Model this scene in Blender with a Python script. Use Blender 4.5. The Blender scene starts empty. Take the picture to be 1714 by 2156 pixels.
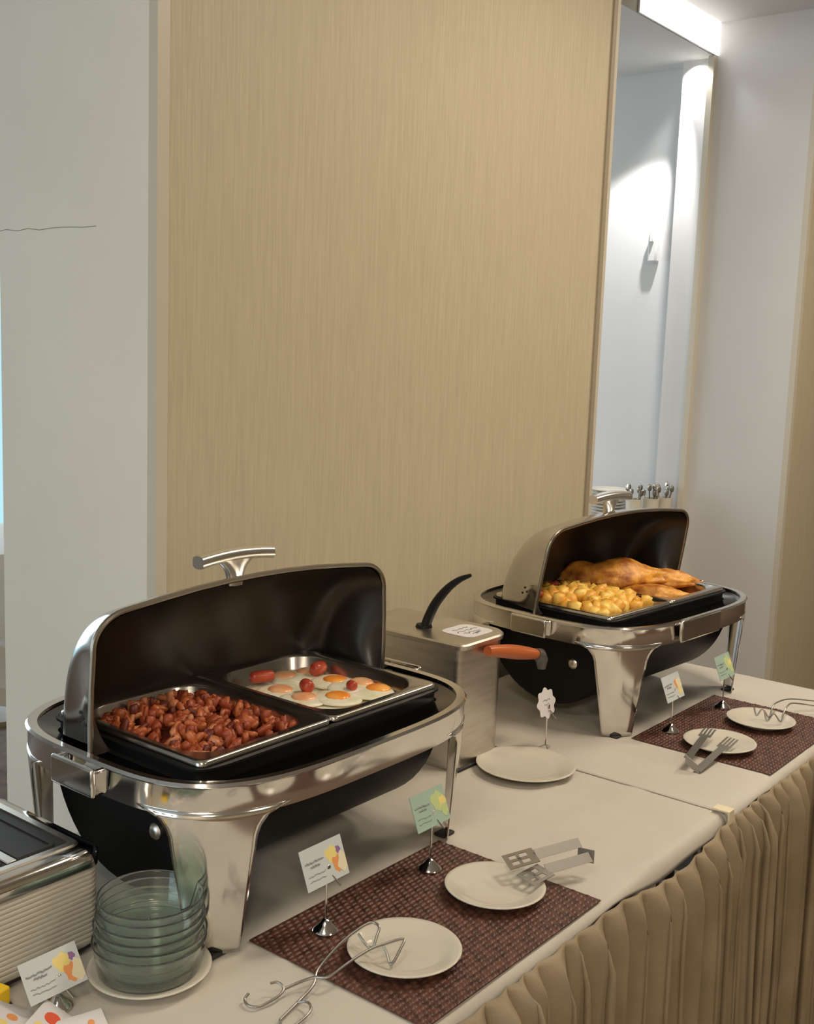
import bpy, bmesh, math, random
from mathutils import Vector, Matrix, noise
random.seed(7)
PI = math.pi
T = 0.75            # height of the table top
C = bpy.context.scene.collection
S = bpy.context.scene

# ------------------------------------------------------------------ camera
cam_pos = Vector((-1.02633, -0.74584, 0.81596 + T))
yaw, pitch, roll, focal = 0.904852, 0.140536, 0.036697, 2367.4
f_ = Vector((math.sin(yaw)*math.cos(pitch), math.cos(yaw)*math.cos(pitch), -math.sin(pitch)))
r_ = Vector((math.cos(yaw), -math.sin(yaw), 0)); u_ = r_.cross(f_)
r2 = r_*math.cos(roll) + u_*math.sin(roll); u2 = -r_*math.sin(roll) + u_*math.cos(roll)
cd = bpy.data.cameras.new('camera'); cam = bpy.data.objects.new('camera', cd); C.objects.link(cam)
M = Matrix((r2, u2, -f_)).transposed().to_4x4(); M.translation = cam_pos
cam.matrix_world = M
cd.sensor_fit = 'HORIZONTAL'; cd.sensor_width = 36; cd.lens = 36*focal/1714; cd.clip_start = 0.02
S.camera = cam

# ------------------------------------------------------------------ world, lights, exposure
S.view_settings.view_transform = 'Standard'; S.view_settings.look = 'None'
S.view_settings.gamma = 1; S.view_settings.use_curve_mapping = False
S.view_settings.exposure = 0.0
for k_, v_ in (('max_bounces', 32), ('transmission_bounces', 32), ('transparent_max_bounces', 32)):
    try: setattr(S.cycles, k_, v_)
    except Exception: pass
w = bpy.data.worlds.new('sky'); S.world = w; w.use_nodes = True
bg = w.node_tree.nodes['Background']; bg.inputs[0].default_value = (0.50, 0.84, 0.98, 1); bg.inputs[1].default_value = 1.05

def area(name, loc, rot, sx, sy, power, col):
    l = bpy.data.lights.new(name, 'AREA'); l.shape = 'RECTANGLE'; l.size = sx; l.size_y = sy
    l.energy = power; l.color = col
    o = bpy.data.objects.new(name, l); o.location = loc; o.rotation_euler = rot; C.objects.link(o); return o
WARM = (1.0, 0.86, 0.68)
PANELS = [(-1.3, -0.45), (1.35, -0.35), (2.9, -0.45), (-2.6, -2.2), (0.3, -2.6)]
PP = [10, 20, 27, 50, 15]
for (x, y), p in zip(PANELS, PP):
    area('panel_light', (x, y, T+2.145), (0, 0, 0), .55, .55, p, WARM)
# daylight through the windows
area('window_light', (1.6, 4.9, 1.55), (-PI/2, 0, 0), 3.6, 2.3, 60, (0.86, 0.93, 1.0))
area('window_light', (-3.9, 1.0, 1.55), (0, -PI/2, 0), 2.2, 2.4, 30, (0.88, 0.94, 1.0))
# recessed spot in the passage soffit
sp = bpy.data.lights.new('spot_light', 'SPOT'); sp.energy = 70; sp.spot_size = math.radians(62); sp.spot_blend = .3
sp.color = (1, .97, .95); sp.shadow_soft_size = .02
so = bpy.data.objects.new('spot_light', sp); so.location = (3.35, 1.33, T+2.02); C.objects.link(so)
so.rotation_euler = (math.radians(25), 0, 0)
sp2 = bpy.data.lights.new('pilaster_fill_light', 'SPOT'); sp2.energy = 9.0; sp2.spot_size = math.radians(112); sp2.spot_blend = .6; sp2.shadow_soft_size = .02  # extra lamp without a fixture, added to brighten the top of the pilaster
so2 = bpy.data.objects.new('pilaster_fill_light', sp2); so2.location = (3.425, 1.365, T+2.035); C.objects.link(so2)
so2.rotation_euler = Vector((.04, -.04, -.20)).to_track_quat('-Z', 'Y').to_euler()

# ------------------------------------------------------------------ materials
def mat(name, col, rough=.5, metal=0, **k):
    m = bpy.data.materials.new(name); m.use_nodes = True
    b = m.node_tree.nodes['Principled BSDF']
    b.inputs['Base Color'].default_value = (*col, 1); b.inputs['Roughness'].default_value = rough
    b.inputs['Metallic'].default_value = metal
    for a, v in k.items():
        b.inputs[a.replace('_', ' ')].default_value = v
    return m
def nd(m, t, **k):
    n = m.node_tree.nodes.new(t)
    for a, v in k.items(): setattr(n, a, v)
    return n
def texmap(m, scale=(1, 1, 1), kind='Object'):
    tc = nd(m, 'ShaderNodeTexCoord'); mp = nd(m, 'ShaderNodeMapping'); mp.inputs['Scale'].default_value = scale
    m.node_tree.links.new(tc.outputs[kind], mp.inputs[0]); return mp.outputs[0]
def vary(m, c1, c2, scale=8, stretch=(1, 1, 1), detail=4, bump=0, bscale=None, lo=.35, hi=.65, rough=None):
    """noise between two colours plus fine bump"""
    L = m.node_tree.links; b = m.node_tree.nodes['Principled BSDF']
    v = texmap(m, stretch)
    n = nd(m, 'ShaderNodeTexNoise'); n.inputs['Scale'].default_value = scale; n.inputs['Detail'].default_value = detail
    L.new(v, n.inputs['Vector'])
    r = nd(m, 'ShaderNodeValToRGB'); r.color_ramp.elements[0].position = lo; r.color_ramp.elements[1].position = hi
    r.color_ramp.elements[0].color = (*c1, 1); r.color_ramp.elements[1].color = (*c2, 1)
    L.new(n.outputs['Fac'], r.inputs[0]); L.new(r.outputs[0], b.inputs['Base Color'])
    if bump:
        n2 = nd(m, 'ShaderNodeTexNoise'); n2.inputs['Scale'].default_value = bscale or scale*4; L.new(v, n2.inputs['Vector'])
        bp = nd(m, 'ShaderNodeBump'); bp.inputs['Strength'].default_value = bump; bp.inputs['Distance'].default_value = .002
        L.new(n2.outputs['Fac'], bp.inputs['Height']); L.new(bp.outputs[0], b.inputs['Normal'])
    if rough:
        mr = nd(m, 'ShaderNodeMapRange'); mr.inputs[3].default_value = rough[0]; mr.inputs[4].default_value = rough[1]
        L.new(n.outputs['Fac'], mr.inputs[0]); L.new(mr.outputs[0], b.inputs['Roughness'])
    return m

M_white = vary(mat('painted_wall', (.82, .785, .70), .6), (.805, .77, .685), (.84, .805, .72), 3)
M_grey = vary(mat('grey_wall', (.68, .67, .66), .6), (.665, .655, .65), (.69, .685, .68), 3)
M_ceil = mat('ceiling_paint', (.68, .67, .65), .7)
M_paper = vary(mat('wallpaper', (.55, .475, .33), .55), (.52, .45, .315), (.60, .525, .375), 22, (9, 9, .35), 5, .5, 30, .3, .7)
M_trim = mat('cream_trim', (.62, .57, .47), .4)
M_trimd = mat('taupe_trim', (.36, .30, .22), .4)
M_floor = vary(mat('floor_carpet', (.16, .11, .08), .7), (.13, .09, .065), (.2, .14, .1), 14)
M_cloth = vary(mat('white_cloth', (.56, .52, .455), .75), (.54, .505, .445), (.585, .55, .485), 5, bump=.25, bscale=60)
M_skirt = vary(mat('beige_skirt', (.31, .24, .15), .75), (.28, .215, .135), (.35, .275, .18), 9, bump=.3, bscale=300)
M_chrome = vary(mat('chrome', (.74, .72, .69), .12, 1), (.68, .66, .63), (.80, .78, .75), 6, rough=(.07, .17))
M_brush = vary(mat('brushed_steel', (.68, .64, .58), .32, 1), (.63, .59, .53), (.73, .69, .63), 12, (1, 1, 8), rough=(.25, .4))
M_steel = vary(mat('pan_steel', (.60, .57, .53), .22, 1), (.52, .50, .46), (.68, .65, .60), 10, rough=(.16, .32))
M_tong = mat('tong_steel', (.40, .38, .35), .42, 1)
M_rim = mat('lid_rim', (.30, .27, .22), .35, 1)
M_black = mat('black_enamel', (.006, .006, .007), .45, 0, Specular_IOR_Level=.25)
M_lining = vary(mat('lid_lining', (.03, .025, .02), .3), (.016, .014, .012), (.045, .034, .024), 5, rough=(.25, .4))
M_rubber = mat('rubber', (.02, .018, .016), .6)
M_plate = mat('porcelain', (.64, .60, .51), .12)
M_glass = mat('glass', (.95, 1.0, .965), .02, Transmission_Weight=.965, IOR=1.30)
M_mat = vary(mat('woven_vinyl', (.09, .035, .022), .45), (.05, .018, .012), (.135, .055, .035), 60, (1, 1.8, 1), 3)
M_bacon = [mat('bacon_a', (.32, .060, .018), .45), mat('bacon_b', (.46, .12, .035), .4), mat('bacon_c', (.14, .022, .01), .45), mat('bacon_d', (.55, .20, .09), .4)]
M_potato = [vary(mat('potato_a', (.95, .58, .10), .4), (.85, .44, .05), (.98, .70, .18), 40), vary(mat('potato_b', (.9, .48, .06), .4), (.78, .32, .03), (.95, .6, .12), 40)]
M_chick = vary(mat('fried_crust', (.6, .22, .03), .45), (.36, .10, .012), (.85, .40, .06), 26, bump=1.0, bscale=120)
M_eggw = vary(mat('egg_white', (.86, .80, .60), .25), (.80, .74, .50), (.92, .88, .72), 25)
M_yolk = vary(mat('yolk', (.95, .33, .04), .2), (.9, .24, .02), (.98, .45, .10), 30)
M_yolkp = vary(mat('pale_yolk', (.85, .42, .2), .25), (.78, .33, .15), (.9, .55, .3), 30)
M_saus = vary(mat('sausage', (.45, .06, .03), .3), (.36, .035, .02), (.58, .11, .05), 30)
M_card = mat('card', (.60, .64, .66), .6)
M_cardg = mat('green_card', (.38, .52, .43), .6)
M_cardw = mat('white_card', (.74, .72, .73), .6)
M_ink = mat('ink', (.24, .25, .27), .6)
M_yel = mat('print_yellow', (.85, .70, .25), .6); M_ora = mat('print_orange', (.80, .33, .12), .6)
M_pur = mat('print_purple', (.30, .16, .36), .6); M_cream = mat('print_cream', (.80, .72, .52), .6)
M_lgreen = mat('print_green', (.55, .66, .30), .6)
M_toast = mat('toaster_cream', (.60, .57, .50), .4)
M_amber = mat('amber_wood', (.52, .13, .035), .3)
M_smoke = mat('smoked_plastic', (.10, .09, .09), .15, Alpha=1.0)
M_yellow = mat('yellow_plastic', (.95, .62, .02), .35)
M_red = mat('red_print', (.75, .09, .03), .5)
M_chair = mat('beige_cover', (.45, .38, .30), .8)
M_frame = mat('window_frame', (.7, .7, .68), .4)
M_pane = mat('window_pane', (1, 1, 1), .0, Transmission_Weight=1.0, IOR=1.05)
M_glow = mat('lit_face_glow', (1, 1, 1), .5, Emission_Color=(1, .98, .94, 1), Emission_Strength=1.9)  # emission in place of light falling on the bulkhead face
M_lamp = mat('lamp_panel', (1, 1, 1), .5, Emission_Color=(1, .88, .72, 1), Emission_Strength=4)
M_wood = mat('sideboard_wood', (.25, .18, .12), .4)

# ------------------------------------------------------------------ helpers
def put(o, name, label=None, cat=None, group=None, kind=None):
    if label: o['label'] = label
    if cat: o['category'] = cat
    if group: o['group'] = group
    if kind: o['kind'] = kind
    return o
def thing(name, label, cat, loc=(0, 0, 0), rz=0, group=None):
    o = bpy.data.objects.new(name, None); C.objects.link(o); o.empty_display_size = .02
    o.location = loc; o.rotation_euler = (0, 0, rz)
    return put(o, name, label, cat, group)
class MB:
    def __init__(s): s.v = []; s.f = []
    def add(s, vs, fs):
        n = len(s.v); s.v += [tuple(v) for v in vs]; s.f += [tuple(i+n for i in f) for f in fs]; return s
    def box(s, x0, x1, y0, y1, z0, z1, m=None):
        v = [Vector((x, y, z)) for z in (z0, z1) for y in (y0, y1) for x in (x0, x1)]
        if m: v = [m @ p for p in v]
        return s.add(v, [(0, 2, 3, 1), (4, 5, 7, 6), (0, 1, 5, 4), (2, 6, 7, 3), (0, 4, 6, 2), (1, 3, 7, 5)])
    def loft(s, loops, closed=True, cap0=False, cap1=False):
        n = len(loops[0]); vs = [p for l in loops for p in l]; fs = []
        for i in range(len(loops)-1):
            for j in range(n if closed else n-1):
                k = (j+1) % n
                fs.append((i*n+j, i*n+k, (i+1)*n+k, (i+1)*n+j))
        if cap0: fs.append(tuple(range(n-1, -1, -1)))
        if cap1: fs.append(tuple((len(loops)-1)*n+j for j in range(n)))
        return s.add(vs, fs)
    def lathe(s, prof, n=48, c=(0, 0, 0), sx=1, sy=1):
        loops = [[(c[0]+r*sx*math.cos(2*PI*j/n), c[1]+r*sy*math.sin(2*PI*j/n), c[2]+z) for j in range(n)] for r, z in prof]
        return s.loft(loops, True, prof[0][0] > 1e-5, prof[-1][0] > 1e-5)
    def tube(s, pts, r, n=8, closed=False, flat=1.0, up=Vector((0, 0, 1))):
        pts = [Vector(p) for p in pts]; loops = []
        for i, p in enumerate(pts):
            a = pts[(i-1) % len(pts)] if closed or i else p; b = pts[(i+1) % len(pts)] if closed or i < len(pts)-1 else p
            t = (b-a).normalized(); x = t.cross(up)
            if x.length < 1e-3: x = t.cross(Vector((0, 1, 0)))
            x.normalize(); y = x.cross(t)
            rr = r[i] if isinstance(r, (list, tuple)) else r
            loops.append([p + x*math.cos(2*PI*k/n)*rr + y*math.sin(2*PI*k/n)*rr*flat for k in range(n)])
        if closed: loops.append(loops[0])
        return s.loft(loops, True, not closed, not closed)
    def prism(s, poly, z0, z1, m=None):
        """poly: 2-D outline, extruded in z, then transformed"""
        n = len(poly); v = [Vector((p[0], p[1], z)) for z in (z0, z1) for p in poly]
        if m: v = [m @ p for p in v]
        return s.add(v, [tuple(range(n-1, -1, -1)), tuple(range(n, 2*n))] + [(j, (j+1) % n, n+(j+1) % n, n+j) for j in range(n)])
    def build(s, name, m, parent=None, smooth=True, bevel=0, seg=2, solid=0, merge=True, loc=None, auto=40):
        me = bpy.data.meshes.new(name); me.from_pydata(s.v, [], s.f)
        bm = bmesh.new(); bm.from_mesh(me)
        if merge: bmesh.ops.remove_doubles(bm, verts=bm.verts, dist=1e-6)
        bmesh.ops.recalc_face_normals(bm, faces=bm.faces)
        bm.to_mesh(me); bm.free()
        ms = m if isinstance(m, (list, tuple)) else [m]
        for k in ms: me.materials.append(k)
        o = bpy.data.objects.new(name, me); C.objects.link(o)
        if parent: o.parent = parent
        if loc is not None: o.location = loc
        if bevel:
            b = o.modifiers.new('bevel', 'BEVEL'); b.width = bevel; b.segments = seg; b.limit_method = 'ANGLE'; b.angle_limit = math.radians(35)
        if solid:
            q = o.modifiers.new('solid', 'SOLIDIFY'); q.thickness = solid; q.offset = 0
        if smooth:
            for p in me.polygons: p.use_smooth = True
            try: me.set_sharp_from_angle(angle=math.radians(auto))
            except Exception: pass
        return o
def struct(name, mb, m, parent=None, **k):
    o = mb.build(name, m, parent, smooth=False, **k)
    if not parent: o['kind'] = 'structure'
    return o
def copy_tree(o, parent=None):
    c = o.copy(); C.objects.link(c); c.parent = parent
    for ch in list(o.children): copy_tree(ch, c)
    return c
def rrect(hx, hy, r, n=6, cx=0, cy=0):
    p = []
    for qx, qy, a0 in ((1, 1, 0), (-1, 1, 90), (-1, -1, 180), (1, -1, 270)):
        for i in range(n+1):
            a = math.radians(a0+90*i/n); p.append((cx+qx*(hx-r)+r*math.cos(a), cy+qy*(hy-r)+r*math.sin(a)))
    return p
def L3(l, z): return [(x, y, z) for x, y in l]
def resample(P, n):
    Q = P+[P[0]]; d = [0]
    for a, b in zip(Q, Q[1:]): d.append(d[-1]+math.dist(a, b))
    out = []; j = 0
    for i in range(n):
        s = d[-1]*i/n
        while d[j+1] < s: j += 1
        t = (s-d[j])/max(1e-9, d[j+1]-d[j]); a, b = Q[j], Q[j+1]
        out.append((a[0]+(b[0]-a[0])*t, a[1]+(b[1]-a[1])*t))
    return out
def superell(hx, hy, e, n=160):
    P = []
    for i in range(1440):
        a = 2*PI*i/1440; c, s = math.cos(a), math.sin(a)
        P.append((hx*math.copysign(abs(c)**(2/e), c), hy*math.copysign(abs(s)**(2/e), s)))
    return resample(P, n)
def smooth_path(pts, k=6, closed=False):
    P = [Vector(p) for p in pts]; out = []; n = len(P)
    for i in range(n if closed else n-1):
        p0 = P[(i-1) % n] if closed or i else P[0]; p1 = P[i]; p2 = P[(i+1) % n]; p3 = P[(i+2) % n] if closed or i+2 < n else P[-1]
        for j in range(k):
            t = j/k
            out.append(.5*((2*p1)+(p2-p0)*t+(2*p0-5*p1+4*p2-p3)*t*t+(-p0+3*p1-3*p2+p3)*t**3))
    if not closed: out.append(P[-1])
    return out

# ------------------------------------------------------------------ room shell
H = T+2.18; SOF = T+2.05; YB = 1.276
struct('floor', MB().box(-4.2, 6.5, -5.2, 5.3, -.1, 0), M_floor)
struct('ceiling', MB().box(-4.2, 6.5, -5.2, YB, H, H+.1), M_ceil)
struct('trim_1', MB().box(-4.2, 6.5, YB+.002, 5.3, SOF, H+.1), M_ceil)['label'] = 'lowered ceiling over the passage behind the wall blocks'
struct('wall_back', MB().box(-4.2, -.3, 5.0, 5.2, 0, SOF).box(3.4, 3.62, 5, 5.2, 0, SOF).box(-.3, 3.4, 5, 5.2, 0, .12).box(-.3, 3.4, 5, 5.2, 2.7, SOF), M_grey)
struct('wall_left', MB().box(-4.2, -4, -5, -.2, 0, H).box(-4.2, -4, 2.2, 5.2, 0, SOF).box(-4.2, -4, -.2, 2.2, 0, .5).box(-4.2, -4, -.2, 2.2, 2.6, SOF), M_white)
struct('wall_right', MB().box(6.3, 6.5, -5.2, .85, 0, H), M_white)
struct('wall_front', MB().box(-4.2, 6.5, -5.2, -5, 0, H), M_paper)
def window(name, x0, x1, z0, z1, y, axis):
    t = thing(name, None, None); t['kind'] = 'structure'
    def bx(a0, a1, b0, b1, c0, c1):
        return MB().box(a0, a1, b0, b1, c0, c1) if axis == 'y' else MB().box(b0, b1, a0, a1, c0, c1)
    fw = .05
    for a in ((x0, x0+fw, z0, z1), (x1-fw, x1, z0, z1), (x0+fw, x1-fw, z0, z0+fw), (x0+fw, x1-fw, z1-fw, z1)):
        bx(a[0], a[1], y, y+.06, a[2], a[3]).build('frame', M_frame, t, False)
    n = 3
    for i in range(1, n):
        xm = x0+(x1-x0)*i/n; bx(xm-.03, xm+.03, y+.005, y+.055, z0+fw, z1-fw).build('mullion', M_frame, t, False)
window('window_1', -.3, 3.4, .12, 2.7, 5.03, 'y')
window('window_2', -.2, 2.2, .5, 2.6, -4.1, 'x')
# wall block A (behind the table) and block B (right)
YW = .85
def block(name, x0, x1, y1, top, m_side):
    b = struct(name, MB().box(x0, x1, YW+.02, y1, 0, top), m_side)
    return b
AX = .268
blkA = block('wall_center', AX, 1.872, 1.334, H, M_white)
struct('wallpaper_panel', MB().box(AX+.027, 1.832, YW, YW+.02, .0, H), M_paper, blkA)
struct('edge_trim', MB().box(AX, AX+.027, YW-.003, YW+.02, 0, H), M_trim, blkA)
struct('edge_trim', MB().box(1.832, 1.851, YW-.006, YW+.02, 0, H), M_trimd, blkA)
struct('edge_trim', MB().box(1.851, 1.872, YW-.003, YW+.02, 0, H), M_trim, blkA)
# hairline crack across the plaster of the block's side
crk = MB(); pc = [(AX-.0004, YW+.17+i*.036+random.uniform(-.004, .004), T+1.027+random.uniform(-.003, .003)) for i in range(12)]
crk.tube(pc, .0008, 4).build('plaster_crack', mat('crack', (.42, .40, .36), .8), blkA)
BX = 3.47
blkB = block('wall_far', BX, 6.3, YB, H, M_grey)
struct('wallpaper_panel', MB().box(BX+.03, 6.29, YW, YW+.02, 0, H), M_paper, blkB)
struct('edge_trim', MB().box(BX, BX+.03, YW-.003, YW+.02, 0, H), M_trim, blkB)
struct('edge_trim', MB().box(BX-.030, BX+.03, YB-.005, YB+.020, 0, SOF), M_trim, blkB)  # trim pushed out to keep the added fill lamp off the block's side
struct('wall_passage', MB().box(3.58, 3.8, YB+.03, 5.2, 0, SOF).box(BX+.004, 3.6, YB+.022, 1.42, 0, SOF), M_grey)
# added glowing sheet standing in for the lamp-lit bulkhead face over the passage
cv = thing('bulkhead_glow', 'long white bulkhead face with added glow above the passage opening, meeting the ceiling', 'light', (3.2, YB-.01, T+2.115))
MB().box(-.42, .266, -.003, .003, -.062, .062).build('diffuser', M_glow, cv, False)
MB().box(-.425, .268, .003, .010, -.064, .064).build('housing', M_frame, cv, False)  # backing of the added glowing sheet, holds no lamp
for x, y in PANELS:
    p = thing('ceiling_panel', 'square white ceiling light panel above the dining room', 'light', (x, y, H-.03), 0, 'ceiling panels')
    MB().box(-.3, .3, -.3, .3, 0, .028).build('housing', M_frame, p, False)
    MB().box(-.27, .27, -.27, .27, -.004, 0).build('diffuser', M_lamp, p, False)
# small white sensor on the passage wall
sn = thing('wall_sensor', 'small white device fixed on the lit wall of the passage', 'sensor', (3.58, 1.545, T+1.31))
MB().box(-.035, 0, -.022, .022, -.065, .065).build('body', M_frame, sn, bevel=.008)
MB().box(-.05, -.035, -.008, .008, .02, .075).build('bracket', M_frame, sn, bevel=.003)

# ------------------------------------------------------------------ tables, cloths, skirt
def table(x0, x1, label):
    t = thing('banquet_table', label, 'table', ((x0+x1)/2, .40, 0))
    hx = (x1-x0)/2
    MB().box(-hx, hx, -.395, .36, T-.035, T-.006).build('tabletop', M_wood, t, False)
    for sx in (-1, 1):
        for sy in (-.33, .30):
            MB().lathe([(.016, 0), (.016, T-.035)], 12, (sx*(hx-.08), sy, 0)).build('leg', M_brush, t)
table(-.75, .90, 'long draped buffet table under the nearer chafing dish')
table(.905, 1.815, 'long draped buffet table under the farther chafing dish')
def cloth(x0, x1, dz, label, ridges, xdrop=False):
    nx = int((x1-x0)/.012); mb = MB(); loops = []
    prof = [(y, 0) for y in [.78-.02*i for i in range(39)]]     # back to front
    prof = [(y, z) for y, z in prof if y > .012] + [(.006, -.0012), (.001, -.0035), (-.003, -.007), (-.006, -.012), (-.008, -.018), (-.009, -.024)]
    for i in range(nx+1):
        x = x0+(x1-x0)*i/nx; row = []
        for y, z in prof:
            h = dz
            for (ax, ay, bx, by, a, wd) in ridges:
                d = Vector((bx-ax, by-ay)); q = Vector((x-ax, y-ay)); t = max(0, min(1, q.dot(d)/d.length_squared))
                dd = (q-d*t).length; h += a*math.exp(-(dd/wd)**2)
            h += .0009*max(0, noise.noise(Vector((x*5, y*7, 3))))
            if z < -.002: h = dz*.3; zz = z*(1.0+.35*math.sin(x*9+1)+.2*math.sin(x*23)); yy = y-dz
            else: zz = z; yy = y
            row.append((x, yy, T+zz+h))
        loops.append(row)
    mb.loft(loops, closed=False)
    o = mb.build('tablecloth', M_cloth, None, auto=180)
    so_ = o.modifiers.new('solid', 'SOLIDIFY'); so_.thickness = .0012; so_.offset = -1
    return put(o, '', label, 'tablecloth')
R1 = [(.20, .0, .20, .8, 0.0020, .006), (.62, 0, .66, .78, 0.0024, .006), (.50, .22, .90, .17, 0.0031, .010), (.45, .30, .80, .30, 0.0020, .008), (.72, .05, .80, .33, 0.0024, .012), (-.3, .22, .0, .24, 0.0017, .008)]
R2 = [(.93, .325, 1.82, .328, 0.0024, .007), (1.0, .0, 1.1, .3, 0.0024, .01), (1.35, 0, 1.35, .78, 0.0017, .006)]
cloth(-.75, .91, -.001, 'white tablecloth with pressed creases under the nearer chafing dish', R1)
cloth(.895, 1.82, .0012, 'white tablecloth over the far end of the buffet, under the farther chafing dish', R2)
# drop of the far tablecloth at the table's right end
MB().loft([[(1.82+.002*math.sin(y*30), y, T+.0), (1.822+.004*math.sin(y*30), y, T-.25), (1.824+.006*math.sin(y*31), y, T-.6)] for y in [i*.78/60 for i in range(61)]], False).build('cloth_drop', M_cloth, [o for o in C.objects if o.name.startswith('tablecloth')][-1], auto=180, solid=.001)
# pleated skirt
sk = MB(); loops = []; xs = []; x = -.75
cuts = [x]; rs = random.Random(11)
while x < 1.815:
    x += rs.choice([.034, .042, .050, .062, .078]); cuts.append(min(x, 1.815))
for a, b in zip(cuts, cuts[1:]):
    amp = rs.uniform(.030, .050); lean = rs.uniform(-.010, .014); top = rs.uniform(.25, .5)
    n_ = 16
    for k in range(n_):
        q = k/n_; w_ = (.5-.5*math.cos(2*PI*q))**.9
        xs.append((a+(b-a)*q, amp*w_, lean*math.sin(2*PI*q)-.008*math.sin(4*PI*q), top))
ZS = [-.010, -.018, -.03, -.05, -.075, -.11, -.16, -.22, -.3, -.4, -.52, -.64, -.735]
for (x, a, le, top) in xs:
    row = []
    u = (x-.46)/(.895-.46); sag = .020*math.sin(PI*u)**1.5 if 0 < u < 1 else 0
    for z in ZS:
        d = -z-.010; g = min(1, .10+top*min(1, d/.02)+d/.11)
        row.append((x+le*min(1, .2+d/.1)+.010*noise.noise(Vector((x*9, z*4, 7)))*min(1, d/.15), -.011-sag*.25-a*g-.008*min(1, d/.4)+.006*noise.noise(Vector((x*11, z*3.5, 2)))*min(1, d/.1), T+z-sag*max(0, 1-d/.3)))
    loops.append(row)
sk.loft(loops, False)
o = sk.build('table_skirt', M_skirt, None, auto=180); o.modifiers.new('s', 'SOLIDIFY').thickness = .0012
put(o, '', 'beige pleated table skirt hanging along the front of the buffet', 'table skirt')
# small plastic clip at the seam
cl = MB().box(-.012, .012, -.012, .02, .003, .007).box(-.012, .012, -.013, -.010, -.02, .007)
o = cl.build('skirt_clip', M_cream, None, bevel=.001, loc=(.90, -.002, T+.001)); put(o, '', 'small pale clip on the table edge where the two tablecloths meet', 'clip')

# ------------------------------------------------------------------ chafing dishes
class Frame:
    def __init__(s, x, y, a): s.m = Matrix.Translation((x, y, T)) @ Matrix.Rotation(a, 4, 'Z'); s.a = a
    def __call__(s, x, y, z): return s.m @ Vector((x, y, z))
D1 = Frame(.207, .512, 0); D2 = Frame(1.406, .517, math.radians(-4))
FX, FY, FE = .333, .256, 3.6
def half_pan(cx):
    mb = MB(); hx, hy = .1305, .1615
    seq = [(rrect(hx, hy, .012, 6, cx), .255), (rrect(hx, hy, .012, 6, cx), .2605), (rrect(hx-.003, hy-.003, .012, 6, cx), .263), (rrect(hx-.007, hy-.007, .012, 6, cx), .262),
           (rrect(hx-.017, hy-.020, .052, 6, cx), .261), (rrect(hx-.020, hy-.023, .050, 6, cx), .257), (rrect(hx-.026, hy-.030, .046, 6, cx), .215),
           (rrect(hx-.034, hy-.038, .04, 6, cx), .203), (rrect(hx-.06, hy-.06, .03, 6, cx), .202)]
    mb.loft([L3(l, z) for l, z in seq], True, False, True); return mb
def rim_curve(n=60):
    """opening edge of the roll-top lid: list of (x, R) from left bottom over to right bottom"""
    pts = [(-.318, 0), (-.318, .05), (-.317, .10), (-.314, .145)]
    for i in range(9):
        a = PI - (PI/2)*i/8*.93
        pts.append((-.254+.060*math.cos(a), .150+.050*math.sin(a)))
    pts += [(-.20, .206), (-.13, .212), (-.06, .2155), (0, .2165)]
    left = pts; right = [(-x, r) for x, r in reversed(left[:-1])]
    return left+right
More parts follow.
